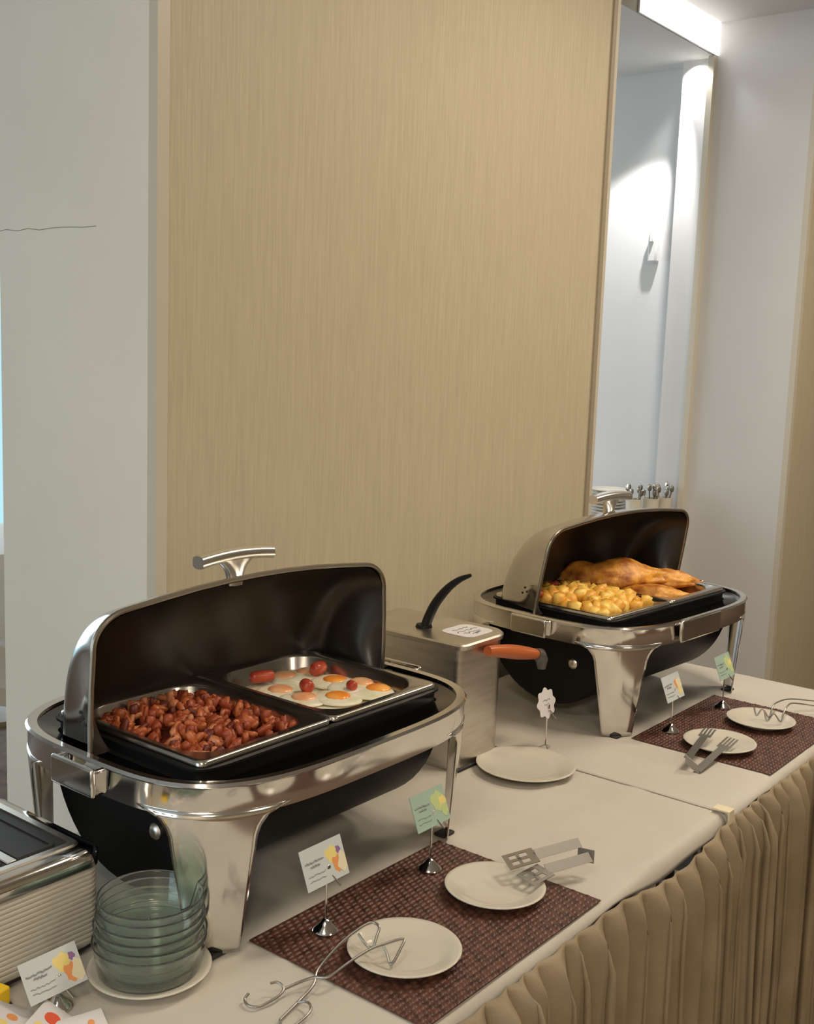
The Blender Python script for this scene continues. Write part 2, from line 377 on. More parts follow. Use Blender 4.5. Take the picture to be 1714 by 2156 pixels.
def chafer(D, label, tilt, front_plate):
    t = thing('chafing_dish', label, 'chafing dish', D(0, 0, 0), D.a)
    # rail
    o1 = superell(FX, FY, FE); o2 = superell(FX+.003, FY+.003, FE); o3 = superell(FX-.012, FY-.012, FE); o4 = superell(FX-.004, FY-.004, FE)
    MB().loft([L3(o4, .205), L3(o1, .205), L3(o1, .243), L3(o2, .247), L3(o1, .251), L3(o3, .250), L3(o3, .245), L3(o4, .240), L3(o4, .205)]).build('rail', M_chrome, t, auto=50)
    inner = superell(.274, .171, 14)
    MB().loft([L3(superell(FX-.008, FY-.008, FE), .246), L3(superell(FX-.02, FY-.02, FE), .238), L3(inner, .233)]).build('ledge', M_chromed, t)
    # black water pan with flange
    MB().loft([L3(superell(.271, .168, 14), .20), L3(superell(.271, .168, 14), .249), L3(superell(.276, .173, 14), .251), L3(superell(.276, .173, 14), .2545), L3(superell(.262, .160, 14), .2540), L3(superell(.262, .160, 14), .19)], True, False, True).build('water_pan', M_black, t)
    for cx in (-.1325, .1325): half_pan(cx).build('food_pan', M_steel, t, auto=60)
    # half-round housing below
    loops = []
    for x in (-.262, -.255, .245, .252):
        r = .193 if abs(x+.005) > .255 or x == .252 else .2
        r = .193 if x in (-.262, .252) else .2
        loops.append([(x, r*math.cos(PI+PI*i/28)*.92, .225+r*.96*math.sin(PI+PI*i/28)) for i in range(29)])
    hb = MB(); hb.loft(loops, True, True, True); h = hb.build('housing', M_black, t, auto=35)
    kn = MB().lathe([(.012, 0), (.012, .004), (.008, .008), (0, .009)], 16)
    k = kn.build('knob', M_brush, h); k.matrix_local = Matrix.Translation((-.262, -.07, .14)) @ Matrix.Rotation(-PI/2, 4, 'Y')
    # legs: strips of the same curve, tapering to the floor
    P = superell(FX, FY, FE, 800); per = sum(math.dist(P[i], P[(i+1) % 800]) for i in range(800)); ds = per/800
    for qx, qy in ((1, 1), (-1, 1), (-1, -1), (1, -1)):
        ic = min(range(800), key=lambda i: abs(P[i][0]-qx*FX*.845)+abs(P[i][1]-qy*FY*.80))
        rows = []
        for iz in range(17):
            z = .208*(1-iz/16)**1.0
            zf = .160
            wl = .036+(.060-.036)*min(1, z/zf)
            if z > zf: q = (z-zf)/(.208-zf); wl += .052*(1-math.sqrt(max(0, 1-q*q)))
            sc = 1-.055*(1-z/.208)
            row = []
            for j in range(17):
                k = (j/8-1)*wl/ds + ic
                i0 = int(math.floor(k)); fr = k-i0; a = P[i0 % 800]; b = P[(i0+1) % 800]
                row.append(((a[0]+(b[0]-a[0])*fr)*sc, (a[1]+(b[1]-a[1])*fr)*sc, z+.004))
            rows.append(row)
        lg = MB().loft(rows, False).build('leg', M_chrome, t, solid=.0025, auto=60)
        fx, fy = P[ic][0]*.93, P[ic][1]*.925
        MB().box(fx-.016, fx+.016, fy-.012, fy+.012, 0, .006).build('foot_pad', M_rubber, lg, bevel=.003)
    # side handles
    for s in (-1, 1):
        x0 = s*(FX+.001)
        mb = MB()
        xa, xb = sorted((x0, x0+s*.024)); mb.box(xa, xb, -.055, -.045, .212, .248).box(xa, xb, .03, .04, .212, .248)
        xa, xb = sorted((x0+s*.018, x0+s*.026)); mb.box(xa, xb, -.055, .04, .210, .251)
        mb.build('side_handle', M_chrome, t, bevel=.004, seg=3)
    if front_plate:
        MB().box(-.14, .04, -FY-.012, -FY-.002, .206, .256).build('front_plate', M_chrome, t, bevel=.004, seg=3)
    # lid: revolved rim curve, open, seen from the front
    L = bpy.data.objects.new('lid', None)
    rc = rim_curve()
    def rev(off, a0, a1, n):
        rows = []
        for i in range(n+1):
            a = a0+(a1-a0)*i/n; row = []
            for (x, r) in rc:
                rr = max(0, r-off); xx = x*(1-off/.318)
                bul = 1-.10*math.sin(a)           # ends taper slightly towards the back
                row.append((xx*bul if abs(x) > .2 else xx*bul, rr*math.sin(a)*.72, rr*math.cos(a)))
            rows.append(row)
        return rows
    LM = Matrix.Translation((0, .005, .243)) @ Matrix.Rotation(tilt, 4, 'X')
    def lidpart(mb, name, m, par, **k):
        mb.v = [tuple(LM @ Vector(v)) for v in mb.v]; return mb.build(name, m, par, **k)
    lid = lidpart(MB().loft(rev(0, 0, PI/2*1.02, 20), False), 'lid', M_lid, t, auto=38)
    lin = lidpart(MB().loft(rev(.005, 0.0, PI/2*1.0, 20), False), 'lid_lining', M_lining, lid, auto=60)
    lidpart(MB().tube([(x, 0, r) for x, r in rc], .0042, 8, up=Vector((0, 1, 0))), 'lid_rim', M_rim, lid)
    # T handle
    hd = MB(); bar = []
    for i in range(17):
        s = i/16*2-1; x = s*.078; w_ = .0145*(1-.10*s*s); th = .0105
        zc = .243-.006*s*s
        bar.append([(x, .055+w_*math.copysign(abs(math.cos(a))**.7, math.cos(a)), zc+th*math.copysign(abs(math.sin(a))**.7, math.sin(a))) for a in [2*PI*k/16 for k in range(16)]])
    hd.loft(bar, True, True, True)
    st = []
    for i in range(9):
        s = i/8; z = .192+s*.045; wx = .0165+.032*s**3; wy = .011+.001*s
        st.append([(wx*math.cos(2*PI*k/16), .055+wy*math.sin(2*PI*k/16), z) for k in range(16)])
    hd.loft(st, True, True, True)
    lidpart(hd, 'lid_handle', M_handle, lid, auto=50)
    # steam holes in the two end caps
    hp = [(.05, .075), (.066, .062), (.060, .088), (.040, .062)]
    for s in (-1, 1):
        vh = MB()
        for (y, z) in hp:
            vh.tube([(s*(.318*(1-.09*y/.12))-.0045*s, y*.85, z*.55), (s*(.318*(1-.09*y/.12))-.0030*s-.004*s, y*.85, z*.55)], .0026, 8)
        lidpart(vh, 'steam_holes', M_frame if s > 0 else M_rubber, lid)
    return t
M_chromed = vary(mat('dark_chrome', (.10, .095, .09), .16, 1), (.05, .048, .045), (.16, .15, .14), 6)
M_lid = vary(mat('lid_chrome', (.62, .60, .57), .16, 1), (.58, .56, .53), (.66, .64, .61), 5, rough=(.12, .2))
M_handle = mat('handle_chrome', (.80, .77, .72), .26, 1)
chafer(D1, 'large roll-top chafing dish in front, open, holding diced bacon and fried eggs', 0, False)
chafer(D2, 'roll-top chafing dish farther back, open, holding potatoes and fried chicken', math.radians(9), True)

# ------------------------------------------------------------------ food
def chunk(seed, sx, sy, sz, m, name, ang=.55):
    bm = bmesh.new(); bmesh.ops.create_cube(bm, size=1); bmesh.ops.subdivide_edges(bm, edges=bm.edges, cuts=1, use_grid_fill=True)
    for v in bm.verts:
        p = v.co.copy(); p = p*ang+p.normalized()*.5*(1.17-ang)
        n = noise.noise_vector(p*1.7+Vector((seed*3.1, seed, 0)))*.22
        v.co = Vector(((p.x+n.x)*sx, (p.y+n.y)*sy, (p.z+n.z)*sz))
    me = bpy.data.meshes.new(name); bm.to_mesh(me); bm.free(); me.materials.append(m)
    for p in me.polygons: p.use_smooth = True
    return me
def heap(D, cx, z0, z1, mt, label, name, hx=.100, hy=.125):
    """a low rounded heap that fills the pan under the loose pieces"""
    rows = []
    for i in range(9):
        k = 1-(i/8)**3; z = z0+(z1-z0)*(1-(1-i/8)**4)
        rows.append([tuple(D(cx+x*k if k > 0 else cx, y*k, z+.004*noise.noise(Vector((x*40*k, y*40*k, i))))) for x, y in rrect(hx, hy, .045, 5)])
    o = MB().loft(rows, True, True, False).build(name, mt, None, auto=180)
    return put(o, '', label, 'food', None, 'stuff')
BZ = lambda x, y, c, h: h*max(0, 1-(x/.115)**4)*max(0, 1-(y/.145)**4)*(1-.35*((x/.11)**2+(y/.14)**2))
heap(D1, -.1325, .204, .236, M_bacon[2], 'bed of diced fried bacon at the bottom of the left pan', 'diced_bacon')
bm_meshes = [chunk(i, *random.choice([(.019, .012, .007), (.015, .012, .009), (.022, .010, .006)]), M_bacon[(0, 1, 0, 2, 0, 3, 1, 0)[i % 8]], 'bacon_piece') for i in range(16)]
n = 0
while n < 295:
    x = random.uniform(-.103, .103); y = random.uniform(-.130, .130)
    if (abs(x)-.06) > 0 and (abs(y)-.09) > 0 and math.hypot(abs(x)-.06, abs(y)-.09) > .042: continue
    b = bpy.data.objects.new('bacon_piece', random.choice(bm_meshes)); C.objects.link(b)
    top = .227+.030*math.sqrt(max(0, 1-(x/.125)**2))*math.sqrt(max(0, 1-(y/.155)**2))+.005*noise.noise(Vector((x*50, y*50, 2)))
    b.location = D1(-.1325+x, y, top+random.uniform(-.003, .006)); b.rotation_euler = [random.uniform(0, 6.28) for _ in range(3)]
    k_ = random.uniform(.8, 1.25); b.scale = (k_, k_, k_)
    put(b, '', 'small reddish-brown diced piece of fried bacon in the left pan of the nearer dish', 'bacon', 'diced bacon pieces'); n += 1
# potatoes
heap(D2, -.1325, .204, .243, M_potato[1], 'bed of roast potato under the loose chunks, left pan of the farther dish', 'potato_bed')
pm = [chunk(50+i, .030, .025, .023, M_potato[i % 2], 'potato_chunk', .8) for i in range(10)]
pos = []
tries = 0
while len(pos) < 78 and tries < 9000:
    tries += 1
    x = random.uniform(-.096, .096); y = random.uniform(-.120, .120)
    if any((x-a)**2+(y-b)**2 < .0155**2 for a, b in pos): continue
    pos.append((x, y))
    b = bpy.data.objects.new('potato_chunk', random.choice(pm)); C.objects.link(b)
    top = .236+.030*math.sqrt(max(0, 1-(x/.125)**2))*math.sqrt(max(0, 1-(y/.155)**2))
    b.location = D2(-.1325+x, y, top+random.uniform(-.002, .007)); b.rotation_euler = [random.uniform(0, 6.28) for _ in range(3)]
    put(b, '', 'golden yellow roast potato chunk heaped in the left pan of the farther dish', 'potato', 'roast potato chunks')
for i, (x, y) in enumerate([(-.085, .06), (-.05, .105), (.02, .10)]):
    o = bpy.data.objects.new('pepper_piece', chunk(90+i, .026, .02, .012, M_saus, 'pepper_piece')); C.objects.link(o)
    o.location = D2(-.1325+x, y, .272); o.rotation_euler = (.3, .2, i)
    put(o, '', ['dark red vegetable piece at the left edge of the potato heap', 'red vegetable piece at the back left of the potato heap', 'red vegetable piece at the back of the potato heap, beside the chicken'][i], 'vegetable', 'red pieces among the potatoes')
# chicken
def lump(name, D, c, size, rz, seed, label, ry=0):
    bm = bmesh.new(); bmesh.ops.create_icosphere(bm, subdivisions=4, radius=1)
    for v in bm.verts:
        p = v.co.copy(); tpr = 1-.45*max(0, p.x)**1.2
        q = Vector((p.x, p.y*tpr, p.z*tpr*(1 if p.z > 0 else .6)))
        d = 1+.20*noise.noise(p*1.4+Vector((seed, 0, 0)))+.09*noise.noise(p*4+Vector((seed, 2, 0)))+.035*noise.noise(p*11+Vector((0, seed, 0)))
        v.co = Vector((q.x*size[0], q.y*size[1], q.z*size[2]))*d
    me = bpy.data.meshes.new(name); bm.to_mesh(me); bm.free(); me.materials.append(M_chick)
    for p in me.polygons: p.use_smooth = True
    o = bpy.data.objects.new(name, me); C.objects.link(o); o.location = D(*c); o.rotation_euler = (0, ry, rz+D.a)
    return put(o, '', label, 'chicken')
lump('fried_chicken', D2, (.115, .040, .272), (.125, .062, .046), math.radians(-38), 1, 'largest golden-brown fried chicken piece, on top in the right pan')
lump('fried_chicken', D2, (.205, -.02, .262), (.095, .040, .032), math.radians(-50), 5, 'slim fried chicken piece at the outer right edge of the right pan')
lump('fried_chicken', D2, (.060, .115, .270), (.080, .050, .040), math.radians(-20), 9, 'greenish-brown fried chicken piece at the back under the open lid')
lump('fried_chicken', D2, (.10, -.065, .248), (.085, .038, .026), math.radians(-60), 14, 'flat fried chicken piece low at the front of the right pan')
lump('fried_chicken', D2, (.19, .085, .255), (.075, .04, .028), math.radians(-70), 21, 'fried chicken piece behind the largest one in the right pan')
heap(D2, .1325, .204, .232, M_chick, 'brown sauce and crumbs under the fried chicken, right pan', 'chicken_sauce')
# eggs
def egg(c, r, seed, yo, ym, label, rot):
    t = thing('fried_egg', label, 'egg', c, rot)
    rows = []; n = 40
    for k, (f, z) in enumerate([(1.0, 0), (1.0, .0015), (.97, .0032), (.8, .0042), (.5, .0052), (.2, .0062)]):
        rows.append([(r*f*(1+.16*noise.noise(Vector((math.cos(2*PI*j/n)*1.3+seed, math.sin(2*PI*j/n)*1.3, 0))))*math.cos(2*PI*j/n),
                      r*f*(1+.16*noise.noise(Vector((math.cos(2*PI*j/n)*1.3+seed, math.sin(2*PI*j/n)*1.3, 0))))*math.sin(2*PI*j/n),
                      z+(.0012*noise.noise(Vector((j*.4, k, seed))) if k else 0)) for j in range(n)])
    MB().loft(rows, True, True, True).build('egg_white', M_eggw, t, auto=180)
    MB().lathe([(.0225, .003), (.0210, .0065), (.0165, .0088), (.009, .0100), (0, .0104)], 24, (yo[0], yo[1], 0)).build('yolk', ym, t, auto=180)
EG = [((.377, .630), M_yolkp, 'fried egg with a pale pink yolk at the back left of the egg pan'),
      ((.441, .604), M_yolkp, 'fried egg with a blurred orange yolk at the back of the egg pan'),
      ((.305, .560), M_yolkp, 'fried egg by the left wall of the egg pan, near the divider'),
      ((.300, .500), M_yolkp, 'fried egg at the divider between the two pans, beside a sausage bit'),
      ((.342, .462), M_yolk, 'fried egg with the roundest deep orange yolk, front middle of the egg pan'),
      ((.405, .525), M_yolk, 'fried egg in the centre of the egg pan, partly under others'),
      ((.417, .437), M_yolk, 'fried egg with bright orange yolk at the front right corner'),
      ((.448, .478), M_yolkp, 'fried egg at the right wall of the egg pan')]
for i, ((x, y), m, lb) in enumerate(EG):
    xc, yc = max(.285, min(.398, x)), max(.425, min(.598, y)); v = Vector((min(x, .420)-xc, min(y, .620)-yc)); ra = -i*1.1
    egg((xc, yc, T+.2335+i*.0012), .042, i*3.3, (v.x*math.cos(ra)-v.y*math.sin(ra), v.x*math.sin(ra)+v.y*math.cos(ra)), m, lb, i*1.1)
o = heap(D1, .1325, .204, .2350, M_eggw, 'layer of cooked egg white filling the right pan', 'egg_layer', .103, .130)
def sausage(c, l, r, rz, label, squash=1):
    n = 12; prof = [(0, -l/2), (r*.6, -l/2+r*.12), (r*.93, -l/2+r*.45), (r, -l/2+r), (r*1.03, 0), (r, l/2-r), (r*.93, l/2-r*.45), (r*.6, l/2-r*.12), (0, l/2)]
    mb = MB().lathe(prof, 16); mb.v = [(z, y, x*squash) for x, y, z in mb.v]
    o = mb.build('sausage_piece', M_saus, None, auto=60, loc=c); o.rotation_euler = (0, 0, rz)
    put(o, '', label, 'sausage')
sausage((.312, .612, T+.251), .046, .0105, math.radians(-25), 'dark red sausage at the left corner of the egg pan')
sausage((.418, .578, T+.251), .036, .0125, math.radians(10), 'thick red sausage piece at the back right, under the lid')
sausage((.322, .515, T+.253), .028, .0115, math.radians(65), 'short red sausage piece at the middle of the divider side')
sausage((.378, .463, T+.253), .020, .0085, math.radians(80), 'smallest red sausage bit, between two orange yolks')

# ------------------------------------------------------------------ steel box with lever between the dishes
bx = thing('steel_warmer', 'tall brushed steel box with a rounded front and black lever between the dishes', 'dispenser', (.80, .61, T))
def ushape(hx, hy, r): return rrect(hx, hy, r, 8)
body = MB(); lo = []
def dshape(hx, y0, y1, r):
    p = []
    for cx, cy, a0 in ((hx-r, y0+r, 270), (hx-.004, y1-.004, 0), (-hx+.004, y1-.004, 90), (-hx+r*.35, y0+r*.35, 180)):
        rr = {270: r, 0: .004, 90: .004, 180: r*.35}[a0]
        for i in range(9):
            a = math.radians(a0+90*i/8); p.append((cx+rr*math.cos(a), cy+rr*math.sin(a)))
    return p
body.loft([L3(dshape(.086, -.135, .15, .05), 0), L3(dshape(.086, -.135, .15, .05), .245)], True, True, True).build('body', M_brush, bx, auto=30)
MB().loft([L3(dshape(.086, -.135, .15, .05), .245), L3(dshape(.089, -.140, .154, .052), .247), L3(dshape(.090, -.141, .155, .053), .255), L3(dshape(.087, -.137, .151, .05), .258)], True, True, True).build('top_cover', M_brush, bx, auto=30)
lv = [(-.02, .005, .258), (-.018, -.004, .285), (-.014, -.018, .315), (-.008, -.040, .345), (.0, -.062, .365), (.008, -.085, .377)]
lp = smooth_path(lv, 5); MB().tube(lp, [.0125-.0085*(i/(len(lp)-1))**3 for i in range(len(lp))], 10, flat=.8).build('lever', M_black, bx)
MB().lathe([(.018, .257), (.016, .264), (.006, .266)], 20, (-.02, .008, 0)).build('lever_mount', M_black, bx)
# sticker lying on the cover
stk = MB().loft([L3(rrect(.046, .040, .02, 6, .018, -.075), .2583), L3(rrect(.046, .040, .02, 6, .018, -.075), .2591)], True, True, True).build('sticker', M_cardw, bx)
tx = MB()
def squiggle(mb, x, y, z, w_, h_, m=None, n=9, r=.0012, seed=0):
    rnd = random.Random(seed); p = [(x+w_*i/(n-1), y+rnd.uniform(-h_, h_), z) for i in range(n)]
    mb.tube([m @ Vector(q) for q in p] if m else p, r, 4)
for i, (yy, ww) in enumerate([(-.058, .05), (-.073, .064), (-.088, .05), (-.098, .03)]): squiggle(tx, .018-ww/2, yy, .2594, ww, .004, None, 14, .0009, i)
tx.build('printed_lines', M_ink, stk)
# amber handle sticking out at the right of the box
hn = MB(); hp_ = smooth_path([(-.02, -.152, .238), (.04, -.155, .227), (.10, -.158, .213), (.155, -.160, .200)], 4)
hn.tube(hp_, [.010+.005*math.sin(PI*i/(len(hp_)-1)) for i in range(len(hp_))], 12).build('amber_handle', M_amber, bx)
MB().tube([(.150, -.160, .201), (.163, -.161, .197), (.172, -.162, .186), (.173, -.162, .166)], [.013, .015, .014, .009], 12).build('handle_end', M_smoke, bx)
MB().box(-.084, .084, -.139, .154, -.0, .006).build('base', M_rubber, bx, bevel=.002)

# ------------------------------------------------------------------ toaster
to = thing('toaster', 'cream toaster with ribbed side and chrome top at the left edge', 'toaster', (-.254, .572, T))
tb = MB(); lo = []
for z, g in ((.010, -.004), (.014, 0), (.118, .0), (.121, 0)): lo.append(L3(rrect(.108+g, .125+g, .022, 6), z))
tb.loft(lo, True, True, True).build('body', M_toast, to)
for i in range(15):
    z = .018+i*.0068
    MB().loft([L3(rrect(.1075, .1245, .022, 6), z), L3(rrect(.1105, .1275, .024, 6), z+.0012), L3(rrect(.1105, .1275, .024, 6), z+.0042), L3(rrect(.1075, .1245, .022, 6), z+.0054)]).build('rib', M_toast, to)
MB().loft([L3(rrect(.109, .126, .022, 6), .120), L3(rrect(.112, .129, .024, 6), .123), L3(rrect(.112, .129, .024, 6), .141), L3(rrect(.107, .124, .022, 6), .147), L3(rrect(.095, .112, .018, 6), .149)], True, False, True).build('chrome_top', M_chrome, to, auto=50)
MB().loft([L3(rrect(.092, .106, .012, 6), .1485), L3(rrect(.090, .104, .012, 6), .1515), L3(rrect(.080, .094, .008, 6), .1515), L3(rrect(.080, .094, .008, 6), .149)], True).build('slot_frame', M_brush, to, auto=30)
MB().loft([L3(rrect(.0805, .0945, .008, 6), .1487), L3(rrect(.0805, .0945, .008, 6), .1492)], True, True, True).build('slot_plate', M_rubber, to)
for cx in (-.042, .036):
    MB().loft([L3(rrect(.030, .086, .006, 4, cx), .1492), L3(rrect(.029, .085, .006, 4, cx), .1512), L3(rrect(.024, .080, .004, 4, cx), .1512), L3(rrect(.024, .080, .004, 4, cx), .1494)], True).build('slot', M_rubber, to)
MB().box(-.01, .004, -.09, .09, .149, .1518).build('slot_bar', M_brush, to, bevel=.001)
MB().box(-.10, .10, -.118, .118, .004, .011).build('base_plate', M_rubber, to)
for sx in (-1, 1):
    for sy in (-1, 1): MB().lathe([(.012, 0), (.012, .006)], 12, (sx*.085, sy*.10, 0)).build('foot', M_rubber, to)

# ------------------------------------------------------------------ plates
def plate(x, y, r, z, label, name='saucer'):
    k = r/.078
    pr = [(.0, .0035), (.042*k, .0035), (.044*k, .0), (.047*k, .0), (.049*k, .003), (.066*k, .0085), (.077*k, .0135), (.078*k, .0150), (.0770*k, .0160), (.072*k, .0150), (.060*k, .0105), (.051*k, .0072), (.044*k, .0062), (0, .0060)]
    o = MB().lathe(pr, 64).build(name, M_plate, None, auto=180, loc=(x, y, z)); return put(o, '', label, 'plate')
MZ = T+.0042
plate(.108, .122, .0785, MZ, 'white saucer nearest to the camera on the near brown placemat, under wire tongs')
plate(.342, .132, .0775, MZ, 'white saucer on the near brown placemat, holding slotted steel tongs')
plate(1.219, .145, .0765, MZ+.001, 'white saucer on the far brown placemat, holding fork tongs')
plate(1.434, .138, .0765, MZ+.001, 'white saucer at the far right, holding wire tongs')
plate(.824, .383, .100, T, 'larger empty white plate on the cloth in front of the steel box', 'plate')
plate(-.145, .345, .080, T, 'white saucer under the stack of glass bowls', 'saucer')

# ------------------------------------------------------------------ stacked glass bowls
def bowl():
    h = .048
    pr = [(0, .0), (.050, 0), (.057, .003), (.0605, .009), (.0662, h-.002), (.0672, h), (.0660, h+.0006), (.0645, h-.003), (.0592, .011), (.055, .0055), (.048, .0035), (0, .003)]
    return MB().lathe(pr, 48)
g0 = bowl().build('glass_bowl', M_glass, None, auto=180, loc=(-.145, .345, T+.0065))
names = ['bottom', 'second from the bottom', 'third from the bottom', 'fourth from the bottom', 'third from the top', 'second from the top', 'top']
for i in range(6):
    o = g0 if i == 0 else g0.copy()
    if i: C.objects.link(o)
    o.location = (-.145+.001*math.sin(i*2), .345+.001*math.cos(i*3), T+.0066+i*.0118)
    s_ = 1.10-.018*i; o.scale = (s_, s_, 1)
    put(o, '', ['clear glass bowl resting on the saucer, bottom of the stack', 'clear glass bowl second from the bottom of the stack', 'clear glass bowl third from the bottom of the stack', 'clear glass bowl third from the top of the stack', 'clear glass bowl second from the top of the stack', 'empty clear glass bowl on top of the stack'][i], 'bowl', 'stacked glass bowls')

# ------------------------------------------------------------------ placemats with woven strands
def placemat(x0, y0, a, b, z, label, rot=0):
    t = thing('placemat', label, 'placemat', (x0, y0, z), rot)
    MB().box(0, a, 0, b, 0.0005, .0022).build('backing', M_mat, t, False)
    mb = MB(); cx, cy = .0135, .0085; nx = int(a/cx); ny = int(b/cy); dx = a/nx; dy = b/ny
    for j in range(ny):
        off = (j % 3)*dx/3
        for i in range(-1, nx):
            xa = i*dx+off; xb = xa+dx*.92; xa = max(0, xa); xb = min(a, xb)
            if xb-xa < .002: continue
            ya = j*dy+.0004; yb = (j+1)*dy-.0004; rows = []
            for s in (0, .25, .5, .75, 1):
                h = .0021+.0019*math.sin(PI*s)**.7
                x = xa+(xb-xa)*s
                rows.append([(x, ya, .0021), (x, ya+dy*.2, h), (x, yb-dy*.2, h), (x, yb, .0021)])
            mb.loft(rows, False)
    o = mb.build('woven_strands', M_mat, t, merge=False); o['kind'] = 'stuff'
placemat(0, 0.002, .438, .309, T+.0004, 'dark brown woven placemat nearest the camera, with two saucers')
placemat(1.141, .004, .438, .309, T+.0018, 'dark brown woven placemat at the far right, with two saucers')

# ------------------------------------------------------------------ card holders
def holder(x, y, z, hz, label, cm, style, tilt=-.38, w_=.084, h_=.056, yawc=0, shift=-.006, base=True):
    t = thing('card_holder', label, 'sign', (x, y, z), yawc)
    if base:
        MB().lathe([(.018, 0), (.019, .002), (.017, .005), (.010, .010), (.007, .014), (.003, .018), (0, .0185)], 24).build('base', M_chrome, t)
    else:
        for k in range(3): MB().tube([(0, 0, .012), (.018*math.cos(k*2.1), .018*math.sin(k*2.1), .0015)], .0012, 6).build('leg', M_chrome, t)
    MB().tube([(0, 0, .010), (0, 0, hz)], .0016, 8).build('stem', M_chrome, t)
    cm_ = Matrix.Translation((shift, 0, hz+.018)) @ Matrix.Rotation(tilt, 4, 'X') @ Matrix.Rotation(PI/2, 4, 'X')
    if style == 'flower':
        poly = [(.033*(1+.10*math.cos(8*a))*math.cos(a), .030*(1+.10*math.cos(8*a))*math.sin(a)) for a in [2*PI*i/64 for i in range(64)]]
        card = MB().prism(poly, -.0006, .0006, cm_).build('card', cm, t, False)
        tx = MB(); squiggle(tx, -.014, .006, .0009, .028, .002, cm_, 12, .0007, 5); squiggle(tx, -.009, -.003, .0009, .018, .0015, cm_, 9, .0006, 6)
        tx.build('printed_lines', M_ink, card)
    else:
        card = MB().prism([(-w_/2, -h_/2), (w_/2, -h_/2), (w_/2, h_/2), (-w_/2, h_/2)], -.0006, .0006, cm_).build('card', cm, t, False)
        tx = MB()
        for k, (yy, ww, rr) in enumerate([(.008, .036, .0012), (.002, .018, .0012), (-.010, .034, .0006), (-.017, .032, .0006)]):
            squiggle(tx, -w_*.22-ww/2, yy*h_/.056, .0009, ww, .0012, cm_, 12, rr, k+int(x*100))
        tx.build('printed_lines', M_ink, card)
        cols = {'orange': [(M_yel, -.004, .006, .011), (M_ora, .004, -.008, .010), (M_pur, .010, .010, .0045), (M_cream, .016, -.008, .012)],
                'green': [(M_lgreen, 0, .006, .014), (M_yel, .012, .002, .009), (M_lgreen, .014, -.010, .009)],
                'peach': [(M_ora, 0, .004, .010), (M_cream, .010, .002, .012), (M_yel, .008, -.012, .008)]}[style]
        for k, (m_, px, py, r) in enumerate(cols):
            poly = [((w_*.24+px)+r*(1+.25*math.sin(3*a+k))*math.cos(a), py+r*1.1*(1+.2*math.cos(5*a+k))*math.sin(a)) for a in [2*PI*i/20 for i in range(20)]]
            poly = [(min(w_/2-.0005, a), max(-h_/2+.0005, min(h_/2-.0005, b))) for a, b in poly]
            MB().prism(poly, .0006, .00085+.0001*k, cm_).build('printed_motif', m_, card, False)
    # clip: two short prongs
    MB().box(-.0035, .0035, -.0045, -.002, hz-.012, hz+.014).build('clip', M_chrome, t, bevel=.001)
    sp_ = MB().tube([(.001, -.003, hz+.004), (.012, -.016, hz-.016)], .0028, 8, flat=.5).build('clip_arm', M_handle, t)
holder(.087, .248, T+.0045, .085, 'card holder with orange and yellow picture card, at the left of the near placemat', M_card, 'orange')
holder(.340, .255, T+.0045, .085, 'chrome card holder with green card, at the far corner of the near placemat', M_cardg, 'green')
holder(.949, .414, T+.0015, .085, 'white scalloped card on a thin wire holder behind the large empty plate', M_cardw, 'flower', base=False, tilt=-.2)
holder(1.239, .267, T+.0055, .085, 'chrome card holder with peach picture card on the far placemat', M_card, 'peach')
holder(1.489, .253, T+.0055, .085, 'chrome card holder with pale green card at the back of the far placemat', M_cardg, 'green')
holder(-.266, .372, T, .030, 'low card holder with yellow and orange picture card in front of the toaster', M_card, 'orange', w_=.080, h_=.050, tilt=-.6)

# ------------------------------------------------------------------ tongs
def wire(name, label, parts, m=M_tong):
    t = thing(name, label, 'tongs', parts[0][1][0])
    o0 = Vector(parts[0][1][0])
    for (nm, pts, r, closed) in parts:
        MB().tube([Vector(p)-o0 for p in pts], r, 8, closed).build(nm, m, t)
    return t
z = T+.022
def W(*p): return [(a, b, T+c) for a, b, c in p]
armA = W(*[(-0.108,0.144,0.004),(-0.067,0.153,0.005),(-0.035,0.157,0.012),(-0.013,0.169,0.020),(0.030,0.171,0.036),(0.069,0.167,0.046),(0.086,0.161,0.048),(0.085,0.149,0.046),(0.078,0.147,0.036),(0.071,0.147,0.024),(0.068,0.154,0.024),(0.066,0.161,0.030),(0.067,0.170,0.036)])
armB = W(*[(-0.066,0.181,0.010),(-0.042,0.175,0.012),(-0.026,0.164,0.016),(-0.017,0.147,0.020),(0.015,0.141,0.028),(0.051,0.135,0.034),(0.074,0.126,0.036),(0.095,0.114,0.038),(0.081,0.109,0.030),(0.063,0.106,0.020),(0.062,0.111,0.020),(0.065,0.118,0.028),(0.067,0.126,0.035)])
loopA = W(*[(-0.068,0.152,0.006),(-0.065,0.139,0.010),(-0.071,0.127,0.010),(-0.083,0.122,0.008),(-0.101,0.122,0.005),(-0.116,0.124,0.004),(-0.115,0.135,0.004),(-0.108,0.144,0.004)])
loopB = W(*[(-0.100,0.207,0.010),(-0.108,0.206,0.006),(-0.112,0.196,0.004),(-0.108,0.186,0.004),(-0.098,0.182,0.004),(-0.080,0.178,0.007),(-0.067,0.179,0.010),(-0.064,0.185,0.014),(-0.066,0.192,0.016),(-0.073,0.196,0.016)])
wire('wire_tongs', 'scissor-style steel wire tongs lying half on the nearest saucer', [('arm', smooth_path(armA, 5), .0019, False), ('arm', smooth_path(armB, 5), .0019, False),
     ('finger_loop', smooth_path(loopA, 5), .0017, False), ('finger_loop', smooth_path(loopB, 5), .0017, False)])
